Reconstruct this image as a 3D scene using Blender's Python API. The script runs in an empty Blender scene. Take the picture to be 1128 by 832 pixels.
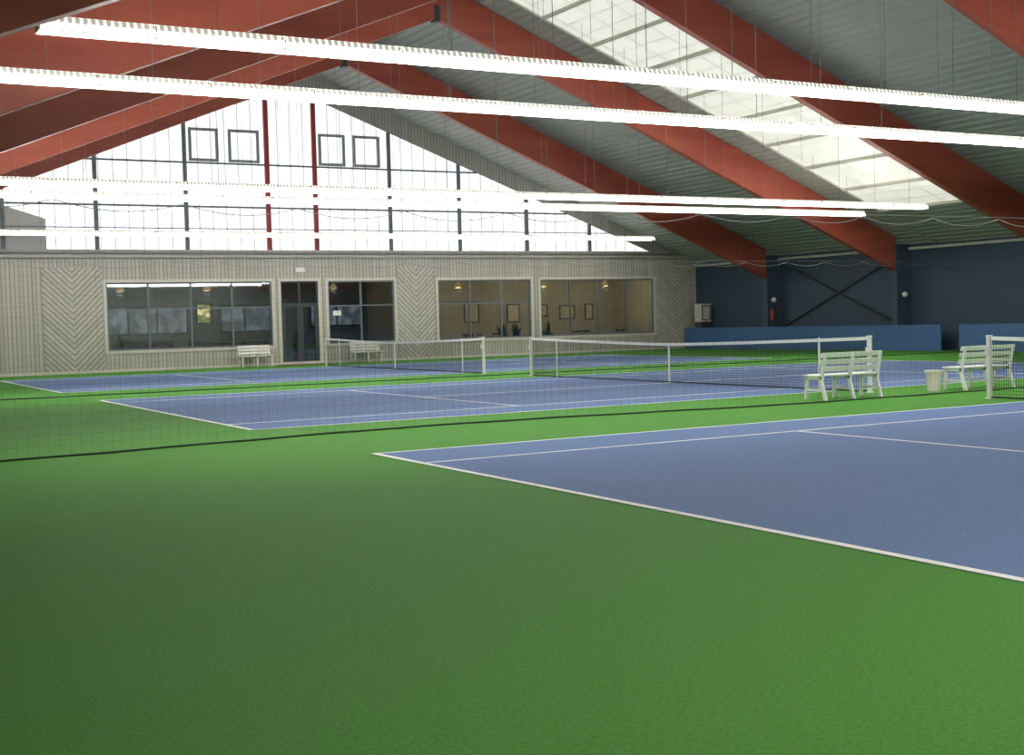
import bpy, math, random
from mathutils import Vector, Matrix
random.seed(3)
S=bpy.context.scene
# ------------------------------------------------------------------ helpers
def new_mat(name):
    m=bpy.data.materials.new(name); m.use_nodes=True
    nt=m.node_tree; b=nt.nodes['Principled BSDF']; return m,nt,b
def mat(name,col,rough=.6,metal=0.,emit=None,es=0.,noise=0.,nscale=8.,spec=.5,bump=0.):
    m,nt,b=new_mat(name)
    b.inputs['Base Color'].default_value=(*col,1); b.inputs['Roughness'].default_value=rough
    b.inputs['Metallic'].default_value=metal; b.inputs['Specular IOR Level'].default_value=spec
    if emit: b.inputs['Emission Color'].default_value=(*emit,1); b.inputs['Emission Strength'].default_value=es
    if noise>0 or bump>0:
        tc=nt.nodes.new('ShaderNodeTexCoord'); n=nt.nodes.new('ShaderNodeTexNoise'); n.inputs['Scale'].default_value=nscale
        n.inputs['Detail'].default_value=4
        nt.links.new(tc.outputs['Object'],n.inputs['Vector'])
        if noise>0:
            r=nt.nodes.new('ShaderNodeMapRange'); r.inputs['To Min'].default_value=1-noise; r.inputs['To Max'].default_value=1+noise
            nt.links.new(n.outputs['Fac'],r.inputs['Value'])
            v=nt.nodes.new('ShaderNodeVectorMath'); v.operation='SCALE'; v.inputs[0].default_value=col
            nt.links.new(r.outputs[0],v.inputs['Scale']); nt.links.new(v.outputs[0],b.inputs['Base Color'])
        if bump>0:
            bp=nt.nodes.new('ShaderNodeBump'); bp.inputs['Strength'].default_value=bump; bp.inputs['Distance'].default_value=.01
            nt.links.new(n.outputs['Fac'],bp.inputs['Height']); nt.links.new(bp.outputs[0],b.inputs['Normal'])
    return m
class MB:
    def __init__(s): s.v=[];s.f=[]
    def box(s,x0,x1,y0,y1,z0,z1):
        i=len(s.v)
        s.v+=[(x0,y0,z0),(x1,y0,z0),(x1,y1,z0),(x0,y1,z0),(x0,y0,z1),(x1,y0,z1),(x1,y1,z1),(x0,y1,z1)]
        s.f+=[tuple(i+k for k in q) for q in ((0,3,2,1),(4,5,6,7),(0,1,5,4),(1,2,6,5),(2,3,7,6),(3,0,4,7))]
        return s
    def prism(s,poly,axis,a,b):
        i=len(s.v);n=len(poly)
        def P(p,t):
            return {'x':(t,p[0],p[1]),'y':(p[0],t,p[1]),'z':(p[0],p[1],t)}[axis]
        for t in (a,b): s.v+=[P(p,t) for p in poly]
        s.f.append(tuple(range(i,i+n))); s.f.append(tuple(range(i+2*n-1,i+n-1,-1)))
        for k in range(n): s.f.append((i+k,i+(k+1)%n,i+n+(k+1)%n,i+n+k))
        return s
    def tube(s,pts,r,n=4,closed_ends=True,rot=math.pi/4):
        pts=[Vector(p) for p in pts]; base=len(s.v)
        for k,p in enumerate(pts):
            t=(pts[min(k+1,len(pts)-1)]-pts[max(k-1,0)]).normalized()
            up=Vector((0,0,1)) if abs(t.z)<.95 else Vector((0,1,0))
            a=t.cross(up).normalized(); b=t.cross(a)
            rr=r[k] if isinstance(r,(list,tuple)) else r
            for j in range(n):
                g=2*math.pi*j/n+rot
                s.v.append(tuple(p+a*(math.cos(g)*rr)+b*(math.sin(g)*rr)))
        for k in range(len(pts)-1):
            for j in range(n):
                s.f.append((base+k*n+j,base+k*n+(j+1)%n,base+(k+1)*n+(j+1)%n,base+(k+1)*n+j))
        s.f.append(tuple(base+j for j in range(n-1,-1,-1))); e=base+(len(pts)-1)*n
        s.f.append(tuple(e+j for j in range(n)))
        return s
    def lathe(s,prof,c,n=24):
        base=len(s.v)
        for (r,z) in prof:
            for j in range(n):
                g=2*math.pi*j/n; s.v.append((c[0]+r*math.cos(g),c[1]+r*math.sin(g),c[2]+z))
        for k in range(len(prof)-1):
            for j in range(n): s.f.append((base+k*n+j,base+k*n+(j+1)%n,base+(k+1)*n+(j+1)%n,base+(k+1)*n+j))
        s.f.append(tuple(base+j for j in range(n-1,-1,-1))); e=base+(len(prof)-1)*n
        s.f.append(tuple(e+j for j in range(n)))
        return s
    def obj(s,name,m,parent=None,loc=(0,0,0),bevel=0,smooth=False,rotz=0):
        me=bpy.data.meshes.new(name); me.from_pydata(s.v,[],s.f); me.update()
        import bmesh
        bm=bmesh.new(); bm.from_mesh(me); bmesh.ops.recalc_face_normals(bm,faces=bm.faces); bm.to_mesh(me); bm.free()
        me.materials.append(m); o=bpy.data.objects.new(name,me); S.collection.objects.link(o)
        o.location=loc; o.rotation_euler=(0,0,rotz)
        if parent: o.parent=parent
        if bevel>0:
            md=o.modifiers.new('bevel','BEVEL'); md.width=bevel; md.segments=2; md.limit_method='ANGLE'
        if smooth:
            for p in me.polygons: p.use_smooth=True
        return o
def empty(name,loc=(0,0,0),rotz=0):
    o=bpy.data.objects.new(name,None); S.collection.objects.link(o); o.location=loc; o.rotation_euler=(0,0,rotz); o.empty_display_size=.2; return o

# ------------------------------------------------------------------ dimensions
NX=11.885; W=10.97; G=4.63; CL=23.77
XL,XR=-8.3,32.1; YB,YF=-18.0,35.34
def ceil_z(x): return 12.15-.40*abs(x-NX)
def und_z(x): return 10.95-.405*abs(x-NX)

# ------------------------------------------------------------------ materials
def floor_mat(name,col,col2):
    m,nt,b=new_mat(name); N=nt.nodes; L=nt.links
    tc=N.new('ShaderNodeTexCoord')
    n1=N.new('ShaderNodeTexNoise'); n1.inputs['Scale'].default_value=.25; n1.inputs['Detail'].default_value=3
    n2=N.new('ShaderNodeTexNoise'); n2.inputs['Scale'].default_value=45; n2.inputs['Detail'].default_value=3
    L.new(tc.outputs['Object'],n1.inputs['Vector']); L.new(tc.outputs['Object'],n2.inputs['Vector'])
    mx=N.new('ShaderNodeMix'); mx.data_type='RGBA'; mx.inputs['A'].default_value=(*col,1); mx.inputs['B'].default_value=(*col2,1)
    L.new(n1.outputs['Fac'],mx.inputs['Factor'])
    mr=N.new('ShaderNodeMapRange'); mr.inputs['From Min'].default_value=.3; mr.inputs['From Max'].default_value=.7; mr.inputs['To Min'].default_value=.82; mr.inputs['To Max'].default_value=1.18
    L.new(n2.outputs['Fac'],mr.inputs['Value'])
    sc=N.new('ShaderNodeVectorMath'); sc.operation='SCALE'; L.new(mx.outputs['Result'],sc.inputs[0]); L.new(mr.outputs[0],sc.inputs['Scale'])
    L.new(sc.outputs[0],b.inputs['Base Color'])
    b.inputs['Roughness'].default_value=.7; b.inputs['Specular IOR Level'].default_value=.05
    return m
M_green=floor_mat('court_green',(.072,.235,.036),(.083,.255,.042))
M_blue=floor_mat('court_blue',(.130,.200,.385),(.145,.215,.40))
M_line=mat('line_white',(.88,.88,.83),.6)
def board_mat(name,mode,xc=0,col=(.40,.37,.30)):
    m,nt,b=new_mat(name); N=nt.nodes; L=nt.links
    tc=N.new('ShaderNodeTexCoord'); sp=N.new('ShaderNodeSeparateXYZ'); L.new(tc.outputs['Object'],sp.inputs[0])
    def math_(op,a,bv=None):
        q=N.new('ShaderNodeMath'); q.operation=op
        for i,t in enumerate((a,bv)):
            if t is None: continue
            if isinstance(t,(int,float)): q.inputs[i].default_value=t
            else: L.new(t,q.inputs[i])
        return q.outputs[0]
    if mode=='v': c=sp.outputs['X']
    elif mode=='y': c=sp.outputs['Y']
    else: c=math_('SUBTRACT',sp.outputs['Z'],math_('ABSOLUTE',math_('SUBTRACT',sp.outputs['X'],xc)))
    pitch=.15 if mode!='c' else .22
    k=math_('DIVIDE',c,pitch); fr=math_('FRACT',k); fl=math_('FLOOR',k)
    gr=math_('LESS_THAN',fr,.2 if mode!='c' else .25)
    wn=N.new('ShaderNodeTexWhiteNoise'); wn.noise_dimensions='1D'; L.new(fl,wn.inputs['W'])
    v=math_('ADD',math_('MULTIPLY',wn.outputs['Value'],.16),.92)
    v=math_('MULTIPLY',v,math_('SUBTRACT',1.,math_('MULTIPLY',gr,.5 if mode!='c' else .55)))
    sc=N.new('ShaderNodeVectorMath'); sc.operation='SCALE'; sc.inputs[0].default_value=col; L.new(v,sc.inputs['Scale'])
    L.new(sc.outputs[0],b.inputs['Base Color']); b.inputs['Roughness'].default_value=.6
    return m
M_board=board_mat('wood_boards','v',0,(.45,.425,.37))
M_trim=mat('trim_cream',(.58,.55,.48),.5,noise=.05)
def glulam():
    m,nt,b=new_mat('glulam_red'); N=nt.nodes; L=nt.links
    tc=N.new('ShaderNodeTexCoord'); mp=N.new('ShaderNodeMapping'); mp.inputs['Scale'].default_value=(.15,1,.8)
    n=N.new('ShaderNodeTexNoise'); n.inputs['Scale'].default_value=3; n.inputs['Detail'].default_value=5
    L.new(tc.outputs['Object'],mp.inputs[0]); L.new(mp.outputs[0],n.inputs['Vector'])
    cr=N.new('ShaderNodeValToRGB'); cr.color_ramp.elements[0].position=.3; cr.color_ramp.elements[1].position=.75
    cr.color_ramp.elements[0].color=(.29,.048,.030,1); cr.color_ramp.elements[1].color=(.41,.088,.052,1)
    L.new(n.outputs['Fac'],cr.inputs[0]); L.new(cr.outputs[0],b.inputs['Base Color'])
    b.inputs['Roughness'].default_value=.45; return m
M_glu=glulam()
M_ceil=mat('ceiling_metal',(.31,.31,.28),.55,noise=.08,nscale=.6)
M_dblue=mat('wall_blue',(.030,.055,.098),.6,noise=.15,nscale=.8)
M_barrier=mat('barrier_blue',(.05,.13,.30),.6,noise=.06)
M_white=mat('white_paint',(.74,.74,.72),.45)
M_plastic=mat('white_plastic',(.80,.80,.78),.35)
M_metal=mat('galvanised',(.45,.46,.47),.35,metal=.7)
M_dark=mat('dark_frame',(.035,.042,.055),.5)
M_frame=mat('window_frame_grey',(.12,.14,.16),.5)
M_hop=mat('hopper_frame_grey',(.26,.27,.29),.5)
M_redframe=mat('red_mullion',(.30,.03,.035),.5)
M_net=mat('net_black',(.012,.014,.012),.8)
M_dnet=mat('net_dark_green',(.02,.035,.022),.8)
M_band=mat('net_band_white',(.82,.82,.79),.7)
M_wire=mat('steel_wire',(.22,.22,.22),.5)
M_tube=mat('fluorescent_tube',(1,1,1),.5,emit=(1,.985,.94),es=29)
M_fix=mat('fixture_white_glow',(.80,.79,.75),.4,emit=(1,.96,.86),es=.3)  # white slats with a faint glow of their own, standing in for tube light
M_house=mat('fixture_housing',(.45,.42,.36),.5)
def glow_panel(name,col,es,pitch,axis='X',dark=.45,cross=None):
    m,nt,b=new_mat(name); N=nt.nodes; L=nt.links
    tc=N.new('ShaderNodeTexCoord'); sp=N.new('ShaderNodeSeparateXYZ'); L.new(tc.outputs['Object'],sp.inputs[0])
    def line(ax,p,w):
        d=N.new('ShaderNodeMath'); d.operation='DIVIDE'; L.new(sp.outputs[ax],d.inputs[0]); d.inputs[1].default_value=p
        f=N.new('ShaderNodeMath'); f.operation='FRACT'; L.new(d.outputs[0],f.inputs[0])
        l=N.new('ShaderNodeMath'); l.operation='LESS_THAN'; L.new(f.outputs[0],l.inputs[0]); l.inputs[1].default_value=w
        return l.outputs[0]
    a=line(axis,pitch,.10)
    if cross:
        c=line(cross[0],cross[1],cross[2]); mx=N.new('ShaderNodeMath'); mx.operation='MAXIMUM'; L.new(a,mx.inputs[0]); L.new(c,mx.inputs[1]); a=mx.outputs[0]
    n=N.new('ShaderNodeTexNoise'); n.inputs['Scale'].default_value=.7; L.new(tc.outputs['Object'],n.inputs['Vector'])
    mr=N.new('ShaderNodeMapRange'); mr.inputs['To Min'].default_value=.85; mr.inputs['To Max'].default_value=1.15; L.new(n.outputs['Fac'],mr.inputs[0])
    q=N.new('ShaderNodeMath'); q.operation='MULTIPLY_ADD'; L.new(a,q.inputs[0]); q.inputs[1].default_value=-(1-dark); q.inputs[2].default_value=1
    q2=N.new('ShaderNodeMath'); q2.operation='MULTIPLY'; L.new(q.outputs[0],q2.inputs[0]); L.new(mr.outputs[0],q2.inputs[1])
    q3=N.new('ShaderNodeMath'); q3.operation='MULTIPLY'; L.new(q2.outputs[0],q3.inputs[0]); q3.inputs[1].default_value=es
    b.inputs['Base Color'].default_value=(.5,.5,.5,1); b.inputs['Roughness'].default_value=.4
    b.inputs['Emission Color'].default_value=(*col,1); L.new(q3.outputs[0],b.inputs['Emission Strength']); return m
M_glaze=glow_panel('daylight_glow_glazing',(.93,.97,1.),1.15,.54,'X',.33)  # opaque panel; daylight behind the gable is put in as emission
M_sky=glow_panel('skylight_glow_sheet',(1.,.98,.84),.62,.62,'X',.64,('Y',1.33,.07))  # daylight from above is emission in the sheet, nothing shines through
def glass():
    m,nt,b=new_mat('lounge_glass'); N=nt.nodes; L=nt.links; N.remove(b)
    t=N.new('ShaderNodeBsdfTransparent'); t.inputs[0].default_value=(.82,.86,.87,1)
    g=N.new('ShaderNodeBsdfGlossy'); g.inputs['Roughness'].default_value=.02; g.inputs[0].default_value=(.8,.85,.9,1)
    fr=N.new('ShaderNodeFresnel'); fr.inputs[0].default_value=1.5
    a=N.new('ShaderNodeMath'); a.operation='MULTIPLY_ADD'; L.new(fr.outputs[0],a.inputs[0]); a.inputs[1].default_value=1.2; a.inputs[2].default_value=.05
    mx=N.new('ShaderNodeMixShader'); L.new(a.outputs[0],mx.inputs[0]); L.new(t.outputs[0],mx.inputs[1]); L.new(g.outputs[0],mx.inputs[2])
    L.new(mx.outputs[0],N['Material Output'].inputs[0]); return m
M_glass=glass()

# ------------------------------------------------------------------ floor & courts
MB().box(XL-.2,XR+.2,YB-.2,YF,-.2,0).obj('floor',M_green)
def court(y0):
    e=empty('tennis_court',(0,y0,0))
    MB().box(0,CL,0,W,.0005,.003).obj('court_surface',M_blue,e)
    l=MB(); z0,z1=.003,.006; w=.05
    def hl(y,x0,x1,w=w): l.box(x0,x1,y-w/2,y+w/2,z0,z1)
    def vl(x,ya,yb,w=w): l.box(x-w/2,x+w/2,ya,yb,z0+.0005,z1+.0005)
    hl(.025,0,CL);hl(W-.025,0,CL);hl(1.37,0,CL);hl(W-1.37,0,CL)
    vl(.04,0,W,.08);vl(CL-.04,0,W,.08)
    vl(5.485,1.37,W-1.37);vl(CL-5.485,1.37,W-1.37);hl(W/2,5.485,CL-5.485)
    l.obj('court_lines',M_line,e)
for y in (-W,G,2*G+W): court(y)

def tennis_net(y0):
    ya,yb=y0-.914,y0+W+.914; yc=y0+W/2
    e=empty('tennis_net',(NX,0,0))
    def top(y):
        t=abs(y-yc)/(yb-yc); return .93+.14*t**1.3
    p=MB()
    for y in (ya,yb):
        p.box(-.035,.035,y-.035,y+.035,0,1.08); p.box(-.06,.06,y-.06,y+.06,0,.02); p.box(-.042,.042,y-.042,y+.042,1.06,1.09)
        p.box(-.09,-.035,y-.02,y+.02,.75,.87)
    for y in (y0+1.37-.914,y0+W-1.37+.914):
        p.box(-.018,.018,y-.018,y+.018,.0065,top(y)+.02)
    p.obj('posts',M_white,e,bevel=.006)
    n=MB(); ys=[ya+.05+(yb-ya-.1)*i/40 for i in range(41)]
    k=int((yb-ya)/.05)
    for i in range(1,k):
        y=ya+i*.05; n.box(-.002,.002,y-.002,y+.002,.03,top(y)-.02)
    for j in range(0,19):
        n.tube([(0,y,.03+(top(y)-.05)*j/18.) for y in ys],.003)
    n.obj('netting',M_net,e)
    b=MB()
    for a,c in zip(ys[:-1],ys[1:]):
        i=len(b.v); ta,tc_=top(a),top(c)
        for (y,t) in ((a,ta),(c,tc_)):
            b.v+=[(-.015,y,t-.065),(.015,y,t-.065),(.015,y,t),(-.015,y,t)]
        b.f+=[tuple(i+q for q in f) for f in ((0,1,5,4),(1,2,6,5),(2,3,7,6),(3,0,4,7),(3,2,1,0),(4,5,6,7))]
    b.obj('top_band',M_band,e)
    MB().box(-.012,.012,yc-.025,yc+.025,.0065,top(yc)-.01).obj('centre_strap',M_band,e)
    MB().box(-.012,.012,ya+.05,yb-.05,.015,.04).obj('bottom_band',M_net,e)
for y in (-W,G,2*G+W): tennis_net(y)

# ------------------------------------------------------------------ divider nets
def divider(yfun,x0,x1,zt):
    e=empty('divider_net',(0,0,0))
    n=MB(); dx=.13; k=int((x1-x0)/dx)
    def zz(x): return zt-.13*(1-abs(2*(((x-x0)/1.7)%1)-1)**2)
    for i in range(k+1):
        x=x0+i*dx; y=yfun(x); n.box(x-.0006,x+.0006,y-.0006,y+.0006,.03,zz(x))
    xs=[x0+(x1-x0)*i/180 for i in range(181)]
    for j in range(1,25):
        n.tube([(x,yfun(x),.03+(zz(x)-.03)*j/25.) for x in xs],.0009)
    n.obj('netting',M_dnet,e)
    xs=[x0+(x1-x0)*i/400 for i in range(401)]
    MB().tube([(x,yfun(x),zz(x)) for x in xs],.007).obj('top_cord',M_wire,e)
    MB().tube([(x,yfun(x),zt+.03) for x in (x0,x1)],.004).obj('support_wire',M_wire,e)
    b=MB(); b.tube([(x,yfun(x),.014) for x in xs],.014,n=6); b.obj('weighted_hem',M_dnet,e)
def yf1(x):
    t=max(0,min(1,(x+4)/13.0)); return 2.40+.75*math.sin(math.pi*t)**1.5+.03*math.sin(x*3.1)
divider(yf1,XL+.1,31.0,3.22)
divider(lambda x:17.9+.04*math.sin(x*2.7),XL+.1,31.0,3.22)

# ------------------------------------------------------------------ roof
def ceiling_side(name,sgn):
    sky=(16.3,20.4); d0,d1=1.2,17.2
    xe=abs((XR if sgn>0 else XL)-NX)+.3
    pitch=.30; c=MB()
    def sheet(da,db,y0,y1):
        pts=[]; d=da
        while d<db-1e-6:
            for o,h in ((0,0),(.10,0),(.14,.05),(.26,.05)):
                if d+o<db: pts.append((d+o,h))
            d+=pitch
        pts.append((db,0))
        i=len(c.v)
        for (dd,h) in pts:
            for y in (y0,y1): c.v.append((NX+sgn*dd,y,12.15-.4*dd+h))
        for k in range(len(pts)-1): c.f.append((i+2*k,i+2*k+1,i+2*k+3,i+2*k+2))
    sheet(0,xe,YB-.2,sky[0]); sheet(0,xe,sky[1],YF+.2)
    sheet(0,d0,*sky); sheet(d1,xe,*sky)
    c.obj(name,M_ceil)
    s=MB()
    P=lambda d,h=0:(NX+sgn*d,12.15-.4*d+h)
    s.prism([P(d0),P(d1),P(d1,.04),P(d0,.04)],'y',sky[0],sky[1])
    s.obj('skylight',M_sky)
    t=MB()
    for y in (sky[0],sky[1]):
        t.prism([P(d0,-.05),P(d1,-.05),P(d1,.06),P(d0,.06)],'y',y-.04,y+.04)
    nb=9
    for k in range(nb+1):
        d=d0+(d1-d0)*k/nb; t.prism([P(d-.035,-.09),P(d+.035,-.09),P(d+.035,.0),P(d-.035,.0)],'y',*sky)
    t.obj('skylight_frame',M_trim)
ceiling_side('ceiling',1); ceiling_side('ceiling',-1)
o=MB(); o.prism([(XL-.5,ceil_z(XL-.5)+.2),(NX,12.35),(XR+.5,ceil_z(XR+.5)+.2),(XR+.5,ceil_z(XR+.5)+.3),(NX,12.45),(XL-.5,ceil_z(XL-.5)+.3)],'y',YB-.3,YF+.5)
o.obj('roof',M_ceil)
beamY=[21.88+7.55*k for k in (1,0,-1,-2,-3,-4,-5)]
for y in beamY:
    b=MB(); x1=31.3; x0=2*NX-x1
    pts=[(x0,und_z(x0)),(NX,und_z(NX)),(x1,und_z(x1)),(x1,ceil_z(x1)-.01),(NX,ceil_z(NX)-.01),(x0,ceil_z(x0)-.01)]
    e=empty('roof_beam',(0,y,0))
    hw=.13
    b.prism([pts[1],pts[2],pts[3],pts[4]],'y',-hw,hw); b.prism([pts[0],pts[1],pts[4],pts[5]],'y',-hw,hw)
    b.obj('glulam_rafters',M_glu,e,bevel=.012)
    c=MB(); c.box(NX-.09,NX+.09,-hw-.02,hw+.02,10.85,11.35); c.obj('ridge_connector',M_dark,e)
    c=MB()
    for xa,xb in ((31.32,XR),(XL,2*NX-31.32)): c.box(xa,xb,-.16,.16,0,4.1)
    c.obj('column',M_dblue,e)

# ------------------------------------------------------------------ side / rear walls
MB().box(XR,XR+.2,YB,YF+.2,0,4.2).obj('wall_east',M_dblue)
MB().box(XL-.2,XL,YB,YF+.2,0,4.2).obj('wall_west',M_dblue)
MB().prism([(XL,0),(XR,0),(XR,4.1),(NX,12.2),(XL,4.1)],'y',YB-.2,YB).obj('wall_south',M_trim)
b=MB()
b.box(31.27,31.31,19.55,35.2,0.0,.98); b.obj('barrier_panel',M_barrier)
MB().box(31.27,31.31,-17,18.7,.0,.98).obj('barrier_panel',M_barrier)
t=MB()
ys=sorted(beamY)
for a,c in zip(ys[:-1],ys[1:]):
    t.tube([(31.98,a+.17,3.93),(31.98,c-.17,3.93)],.06,n=8)
t.tube([(31.98,ys[-1]+.17,3.93),(31.98,YF-.1,3.93)],.06,n=8)
t.obj('trim_1',M_trim)
x=MB()
for a,c in zip(ys[:-1],ys[1:]):
    if abs(c-29.43)<.1:
        x.tube([(32.03,c-.2,.9),(32.03,a+.2,3.8)],.045,n=6); x.tube([(31.96,c-.2,3.8),(31.96,a+.2,.9)],.045,n=6)
x.obj('wall_cross_bracing',M_dark)
for y in (29.1,21.55):
    e=empty('wall_lamp',(31.5,y,2.15))
    s=MB(); s.lathe([(.001,-.11),(.07,-.09),(.11,0),(.07,.09),(.001,.11)],(0,-.05,0),16); s.obj('globe',mat('globe',(.75,.75,.75),.3),e,smooth=True)
    MB().box(-.04,.04,.03,.17,-.05,.05).obj('bracket',M_dark,e)
e=empty('fire_extinguisher',(31.5,29.17,1.25))
s=MB(); s.lathe([(.08,0),(.085,.03),(.085,.42),(.05,.5),(.03,.52)],(0,0,0),16); s.obj('cylinder',mat('ext_red',(.4,.02,.02),.35),e,smooth=True)
MB().box(-.02,.09,-.02,.02,.5,.6).obj('valve',M_dark,e)

# ------------------------------------------------------------------ gable wall (north)
y0,y1=YF,YF+.16
wins=[(4.45,10.9,.80,3.37),(11.28,12.86,.06,3.37),(13.3,16.25,.80,3.37),(18.3,22.9,.80,3.36),(23.4,29.6,.80,3.34)]
w=MB(); xc=XL
for (a,b_,c,d) in wins:
    w.box(xc,a,y0,y1,0,4.3); w.box(a,b_,y0,y1,d,4.3); w.box(a,b_,y0,y1,0,c); xc=b_
w.box(xc,XR,y0,y1,0,4.3)
w.obj('wall_north',M_board)
for i,(a,b_,cx) in enumerate(((2.15,4.30,3.22),(16.40,18.15,17.27),(29.75,31.95,30.85),(-2.0,.1,-.95))):
    p=MB(); p.box(a,b_,y0-.03,y0-.001,.10,3.95)
    p.obj('wood_chevron_panel',board_mat('chevron',  'c',cx,(.47,.445,.39)))
t=MB(); t.box(XL,XR,y0-.02,y0,0,.10); t.obj('baseboard_north',M_trim)
t=MB(); t.box(XL,XR,y0-.18,y1,4.30,4.42); t.box(XL,XR,y0-.06,y1,4.42,4.62)
t.obj('trim_2',mat('ledge_grey',(.36,.35,.32),.5,noise=.06))
t=MB(); t.tube([(XL,y0-.10,4.49),(XR,y0-.10,4.49)],.045,n=8); t.obj('trim_3',M_metal)
MB().box(11.9,12.3,y0-.08,y0-.01,3.72,3.92).obj('emergency_light',M_white,bevel=.01)
def frame(m,a,b,c,d,ya,yb,w):
    m.box(a,b,ya,yb,c,c+w); m.box(a,b,ya,yb,d-w,d); m.box(a,a+w,ya,yb,c+w,d-w); m.box(b-w,b,ya,yb,c+w,d-w)
spec=[('window_1',wins[0],[6.02,7.65,9.28],[2.35]),('door_1',wins[1],[12.07],[2.45]),('window_2',wins[2],[14.75],[2.35]),('window_3',wins[3],[19.85,21.4],[2.35]),('window_4',wins[4],[25.0,26.5,28.05],[])]
for name,(a,b_,c,d),vs,hs in spec:
    e=empty(name,(0,0,0))
    m=MB(); frame(m,a-.12,b_+.12,c-.12 if 'door' not in name else 0,d+.12,y0-.035,y0-.002,.12); m.obj('casing',M_trim,e)
    m=MB(); frame(m,a,b_,c,d,y0+.03,y0+.10,.06)
    for v in vs: m.box(v-.04,v+.04,y0+.03,y0+.10,c+.06,d-.06)
    for h in hs: m.box(a+.06,b_-.06,y0+.035,y0+.095,h-.03,h+.03)
    if 'door' in name:
        for xx in (a+.06,12.11): frame(m,xx,xx+.69,.08,2.42,y0+.02,y0+.11,.09)
        m.box(11.95,11.98,y0-.03,y0,1.0,1.4)
    m.obj('frame',M_frame if name!='door_1' else M_dark,e)
    MB().box(a+.02,b_-.02,y0+.062,y0+.068,c+.02,d-.02).obj('glass',M_glass,e)
MB().box(11.0,13.1,y0-.9,y0-.04,0.0,.015).obj('door_mat',mat('mat_brown',(.10,.03,.02),.9,noise=.2,nscale=40))
MB().box(13.5,13.85,y0+.02,y0+.03,1.95,2.15).obj('paper_notice',M_white)

# upper glazing
def gz(x): return 11.15-.372*abs(x-NX)
gx1=29.9
zb=4.62
g=MB(); g.prism([(2*NX-gx1,zb),(gx1,zb),(gx1,gz(gx1)),(NX,gz(NX)),(2*NX-gx1,gz(gx1))],'y',y0+.08,y0+.12)
g.obj('window_5',M_glaze)
m=MB()
m.prism([(gx1,zb),(XR+.1,zb),(XR+.1,4.3),(XR+.1,4.5),(NX,12.35),(NX,gz(NX)),(gx1,gz(gx1))],'y',y0,y0+.16)
m.prism([(2*NX-gx1,zb),(XL-.1,zb),(XL-.1,4.5),(NX,12.35),(NX,gz(NX)),(2*NX-gx1,gz(gx1))],'y',y0,y0+.16)
m.obj('wall_gable_cladding',board_mat('gable_cladding','v',0,(.34,.34,.31)))
m=MB(); r=MB(); hp=MB()
for x_ in (-5.7+.0,-2.4,.9,4.2,7.6,16.2,19.45,22.8,26.1):
    if gz(x_)>zb+.1: m.box(x_-.075,x_+.075,y0-.02,y0+.079,zb,gz(x_))
for x_ in (10.9,12.9): r.box(x_-.09,x_+.09,y0-.03,y0+.079,zb,gz(x_))
for z_ in (5.45,6.3,8.0):
    h=(11.15-z_)/.372; ww=.035 if z_>6 else .018
    m.box(NX-h,NX+h,y0+.02,y0+.075,z_-ww,z_+ww)
for a,b_ in ((7.78,8.95),(9.35,10.6),(13.1,14.25),(14.6,15.8)): frame(hp,a,b_,8.06,9.35,y0-.01,y0+.078,.11)
m.obj('gable_mullions',M_frame); r.obj('gable_posts',M_redframe); hp.obj('gable_hopper_frames',M_hop)
MB().prism([(XL+2,zb),(2.4,zb),(2.4,5.75),(.2,6.45),(XL+2,6.45)],'y',y0+.076,y0+.079).obj('gable_infill_panel',mat('infill',(.46,.46,.46),.7))

# ------------------------------------------------------------------ lounge behind glass
ly=YF+5.2
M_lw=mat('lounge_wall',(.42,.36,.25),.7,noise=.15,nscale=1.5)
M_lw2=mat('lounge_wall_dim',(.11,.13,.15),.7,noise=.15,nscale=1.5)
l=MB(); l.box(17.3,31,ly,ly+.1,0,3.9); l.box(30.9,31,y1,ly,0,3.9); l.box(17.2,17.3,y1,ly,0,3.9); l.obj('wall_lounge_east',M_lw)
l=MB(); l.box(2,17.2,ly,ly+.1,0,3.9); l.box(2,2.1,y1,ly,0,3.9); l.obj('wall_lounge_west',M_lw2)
MB().box(2,31,y1,ly,-.1,0.0).obj('floor_lounge',mat('lounge_floor',(.10,.06,.04),.5))
MB().box(2,31,y1,ly,3.8,3.9).obj('ceiling_lounge',mat('lounge_ceiling',(.20,.20,.18),.7))
def view_mat(name,c1,c2,es,sc):
    m,nt,b=new_mat(name); N=nt.nodes; L=nt.links
    n=N.new('ShaderNodeTexNoise'); n.inputs['Scale'].default_value=sc; tc=N.new('ShaderNodeTexCoord'); L.new(tc.outputs['Object'],n.inputs['Vector'])
    cr=N.new('ShaderNodeValToRGB'); cr.color_ramp.elements[0].color=(*c1,1); cr.color_ramp.elements[0].position=.42
    cr.color_ramp.elements[1].color=(*c2,1); cr.color_ramp.elements[1].position=.6
    L.new(n.outputs['Fac'],cr.inputs[0]); L.new(cr.outputs[0],b.inputs['Emission Color']); b.inputs['Emission Strength'].default_value=es
    b.inputs['Base Color'].default_value=(.05,.05,.05,1); return m
M_aut=view_mat('autumn_view',(.14,.16,.02),(1,.85,.35),1.2,5)
M_out=view_mat('outside_view',(.06,.08,.10),(.22,.26,.29),.7,2.2)
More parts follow.
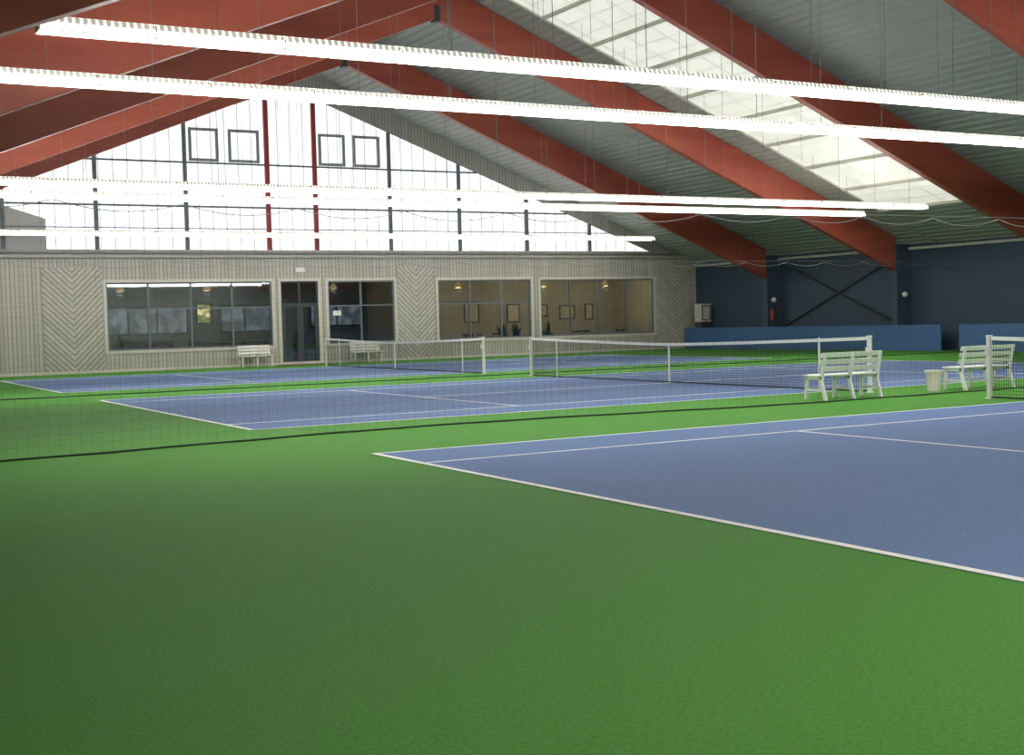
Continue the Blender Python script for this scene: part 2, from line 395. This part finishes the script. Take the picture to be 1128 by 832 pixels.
for nm,a,b_,c,d,M,vs in (('window_6',9.25,9.95,1.75,2.65,M_aut,[]),('window_7',4.0,8.9,1.35,2.55,M_out,[5.2,6.4,7.6]),('window_8',10.3,12.6,1.35,2.55,M_out,[11.4]),('window_9',14.4,17.0,1.5,2.5,M_out,[15.7])):
    e=empty(nm,(0,0,0))
    MB().box(a+.05,b_-.05,ly-.03,ly-.005,c+.05,d-.05).obj('view',M,e)
    m=MB(); frame(m,a,b_,c,d,ly-.07,ly-.031,.07)
    for v in vs: m.box(v-.03,v+.03,ly-.07,ly-.031,c+.07,d-.07)
    m.obj('frame',M_dark,e)
def table(x,y):
    e=empty('lounge_table',(x,y,0)); m=MB(); m.lathe([(.25,0),(.25,.03),(.03,.05),(.03,.71),(.42,.72),(.42,.75)],(0,0,0),20); m.obj('top_and_pedestal',mat('table_wood',(.12,.06,.03),.4),e)
def chair(x,y,rz):
    e=empty('lounge_chair',(x,y,0),rz); m=MB()
    for a in (-.2,.2):
        m.tube([(a,.2,0),(a*.95,.18,.45)],.02,n=6); m.tube([(a,-.22,0),(a*.95,-.2,.45),(a*.95,-.27,1.0)],.02,n=6)
    m.box(-.22,.22,-.22,.22,.43,.48)
    for z in (.6,.75,.91): m.box(-.2,.2,-.265,-.235,z,z+.08)
    m.obj('chair_body',mat('chair_wood',(.05,.025,.015),.5),e)
for x_,y_ in ((6.2,37.3),(9.2,37.4),(14.6,37.4),(20.3,37.5),(22.3,38.6),(26.0,37.6),(28.6,37.9)):
    table(x_,y_)
    chair(x_-.85,y_,math.pi*1.5); chair(x_+.85,y_,math.pi/2); chair(x_,y_-.85,0)
def plant(x,y):
    e=empty('potted_plant',(x,y,0)); MB().lathe([(.14,0),(.2,.4),(.18,.4),(.16,.36),(.001,.36)],(0,0,0),16).obj('pot',mat('pot_brown',(.12,.05,.03),.6),e)
    m=MB()
    for i in range(34):
        a=random.uniform(0,6.28); r=random.uniform(.15,.45); h=random.uniform(.7,1.6)
        c=Vector((math.cos(a),math.sin(a),0)); p=Vector((-c.y,c.x,0))*.05; k=len(m.v)
        q0=Vector((0,0,.36)); q1=c*r*.5+Vector((0,0,h*.75)); q2=c*r+Vector((0,0,h*.95)); 
        for v in (q0-p*.2,q0+p*.2,q1+p,q1-p,q2+p*.1,q2-p*.1): m.v.append(tuple(v))
        m.f+=[(k,k+1,k+2,k+3),(k+3,k+2,k+4,k+5)]
    m.obj('leaves',mat('leaf_dark',(.02,.05,.015),.5),e)
for x_ in (21.9,22.6,24.3,5.0,12.2): plant(x_,36.2)
for i,(a,z,ww,hh) in enumerate(((24.9,1.9,.7,.9),(26.6,2.0,.5,.6),(28.0,1.9,.9,.7),(29.3,1.9,.5,.8),(20.2,1.9,.6,.8),(22.6,2.0,.8,1.0))):
    e=empty('framed_picture',(a,ly-.03,z)); m=MB(); frame(m,-ww/2,ww/2,-hh/2,hh/2,-.02,.025,.05); m.obj('frame',M_dark,e)
    MB().box(-ww/2+.05,ww/2-.05,0,.02,-hh/2+.05,hh/2-.05).obj('print',mat('print',(.55,.45,.28),.6,noise=.5,nscale=6),e)
for x_ in (5.5,9.0,14.5,20.5,25.0,28.5):  # pendants and point lights added to brighten the lounge interior
    e=empty('added_lounge_pendant',(x_,37.8,0)); MB().tube([(0,0,3.35),(0,0,3.8)],.01).obj('cord',M_dark,e)
    MB().lathe([(.16,3.1),(.15,3.22),(.03,3.36)],(0,0,0),16).obj('shade',mat('added_lamp_shade',(.5,.35,.15),.5,emit=(1,.7,.35),es=.25),e)
    ld=bpy.data.lights.new('lounge_fill_bulb','POINT'); ld.energy=85 if x_>18 else 26; ld.color=(1,.88,.66); ld.shadow_soft_size=.12
    lo=bpy.data.objects.new('lounge_fill_bulb',ld); S.collection.objects.link(lo); lo.parent=e; lo.location=(0,0,2.95)

# ------------------------------------------------------------------ fluorescent rows
ZL=4.96
def light_row(y,x0,x1,wires=True):
    e=empty('fluorescent_light_row',(0,y,ZL)); L=1.55
    h=MB(); t=MB(); f=MB(); wi=MB(); x=x1; n=0
    while x>x0+.2:
        a=max(x-L,x0)
        h.box(a+.01,x-.01,-.06,.06,.036,.11)
        t.prism([(-.082,.035),(.082,.035),(.115,-.045),(-.115,-.045)],'x',a+.02,x-.02)
        h.box(a,a+.02,-.12,.12,-.05,.07)
        k=int((x-a)/.085)
        for i in range(1,k): 
            xx=a+i*.085
            for sg in (-1,1):
                f.prism([(sg*.062,.11),(sg*.07,.115),(sg*.104,.04),(sg*.096,.036)],'x',xx-.026,xx+.026)
        xm=(a+x)/2
        if wires: wi.tube([(xm,0,.11),(xm,0,ceil_z(xm)-ZL-.02)],.006)
        x=a
    f.box(x0,x1,-.13,-.118,-.06,-.042); f.box(x0,x1,.118,.13,-.06,-.042)
    f.box(x0,x1,-.07,.07,.11,.118)
    h.obj('housing',M_house,e); t.obj('tubes',M_tube,e); f.obj('louvre',M_fix,e); wi.obj('suspension_wires',M_wire,e)
for y,a,b_ in ((.825,-3.48,27.25),(3.95,-3.48,27.25),(16.47,-3.48,27.25),(19.33,-3.48,27.25),(31.98,-3.48,27.25),(-11.5,-3.48,27.25),(-14.9,-3.48,27.25)):
    light_row(y,a,b_)

# ------------------------------------------------------------------ benches, bin
def bench(x,y,rz=0,Lb=1.45,M=M_plastic):
    e=empty('slatted_bench',(x,y,0),rz); m=MB()
    for a in (-Lb/2+.06,0,Lb/2-.06):
        m.prism([(.17,.40),(.24,.40),(.27,0),(.21,0)],'x',a-.025,a+.025)
        m.prism([(-.17,.40),(-.10,.40),(-.22,0),(-.29,0)],'x',a-.025,a+.025)
        m.box(a-.025,a+.025,-.20,.25,.36,.42)
        m.prism([(-.19,.38),(-.12,.38),(-.25,.84),(-.29,.84)],'x',a-.025,a+.025)
        m.box(a-.02,a+.02,-.22,.22,.16,.20)
    m.obj('legs',M,e,bevel=.006)
    s=MB()
    for i in range(5): s.box(-Lb/2,Lb/2,-.17+i*.09,-.10+i*.09,.42,.445)
    for j in range(3):
        z=.50+j*.125; yy=-.125-(z-.38)*.283
        s.prism([(yy+.02,z),(yy+.045,z),(yy+.02,z+.09),(yy-.005,z+.09)],'x',-Lb/2,Lb/2)
    s.obj('slats',M,e,bevel=.006)
M_oldb=mat('weathered_bench',(.74,.72,.66),.6,noise=.1)
bench(10.5,2.98); bench(14.05,3.0)
bench(9.95,34.75,math.pi,1.3,M_oldb); bench(14.65,34.75,math.pi,1.3,M_oldb)
e=empty('waste_bin',(12.93,3.1,0))
s=MB(); s.lathe([(.12,0),(.155,.36),(.175,.36),(.175,.40),(.155,.40),(.145,.36),(.11,.02),(.001,.02)],(0,0,0),28); s.obj('bucket',mat('bin_plastic',(.78,.70,.66),.4),e)
e=empty('wall_cabinet',(31.6,34.2,0)); m=MB(); m.box(-.3,.3,-.25,.25,1.25,2.1); m.obj('box',M_trim,e,bevel=.01)
m=MB(); frame(m,-.25,.25,1.32,2.02,-.27,-.25,.05); m.box(-.28,-.22,-.2,.2,0,1.25);m.box(.22,.28,-.2,.2,0,1.25); m.obj('frame_and_stand',M_dark,e)

# ------------------------------------------------------------------ world & camera
wd=bpy.data.worlds.new('world'); S.world=wd; wd.use_nodes=True
wd.node_tree.nodes['Background'].inputs[0].default_value=(.6,.7,.8,1); wd.node_tree.nodes['Background'].inputs[1].default_value=.5
yaw,pitch,roll=0.5117,-0.0445,-0.0267
f=Vector((math.sin(yaw)*math.cos(pitch),math.cos(yaw)*math.cos(pitch),math.sin(pitch)))
r=Vector((math.cos(yaw),-math.sin(yaw),0)); u=r.cross(f); c,s_=math.cos(roll),math.sin(roll)
Rv=c*r+s_*u; Uv=-s_*r+c*u
cam=bpy.data.cameras.new('camera'); co=bpy.data.objects.new('camera',cam); S.collection.objects.link(co)
M=Matrix((( Rv.x,Uv.x,-f.x,-6.0359),(Rv.y,Uv.y,-f.y,-14.2746),(Rv.z,Uv.z,-f.z,1.562),(0,0,0,1)))
co.matrix_world=M
cam.sensor_fit='HORIZONTAL'; cam.sensor_width=36; cam.lens=36*1415.9/1128; cam.clip_start=.05; cam.clip_end=300
S.camera=co
try:
    S.view_settings.view_transform='Standard'; S.view_settings.look='None'
except Exception: pass
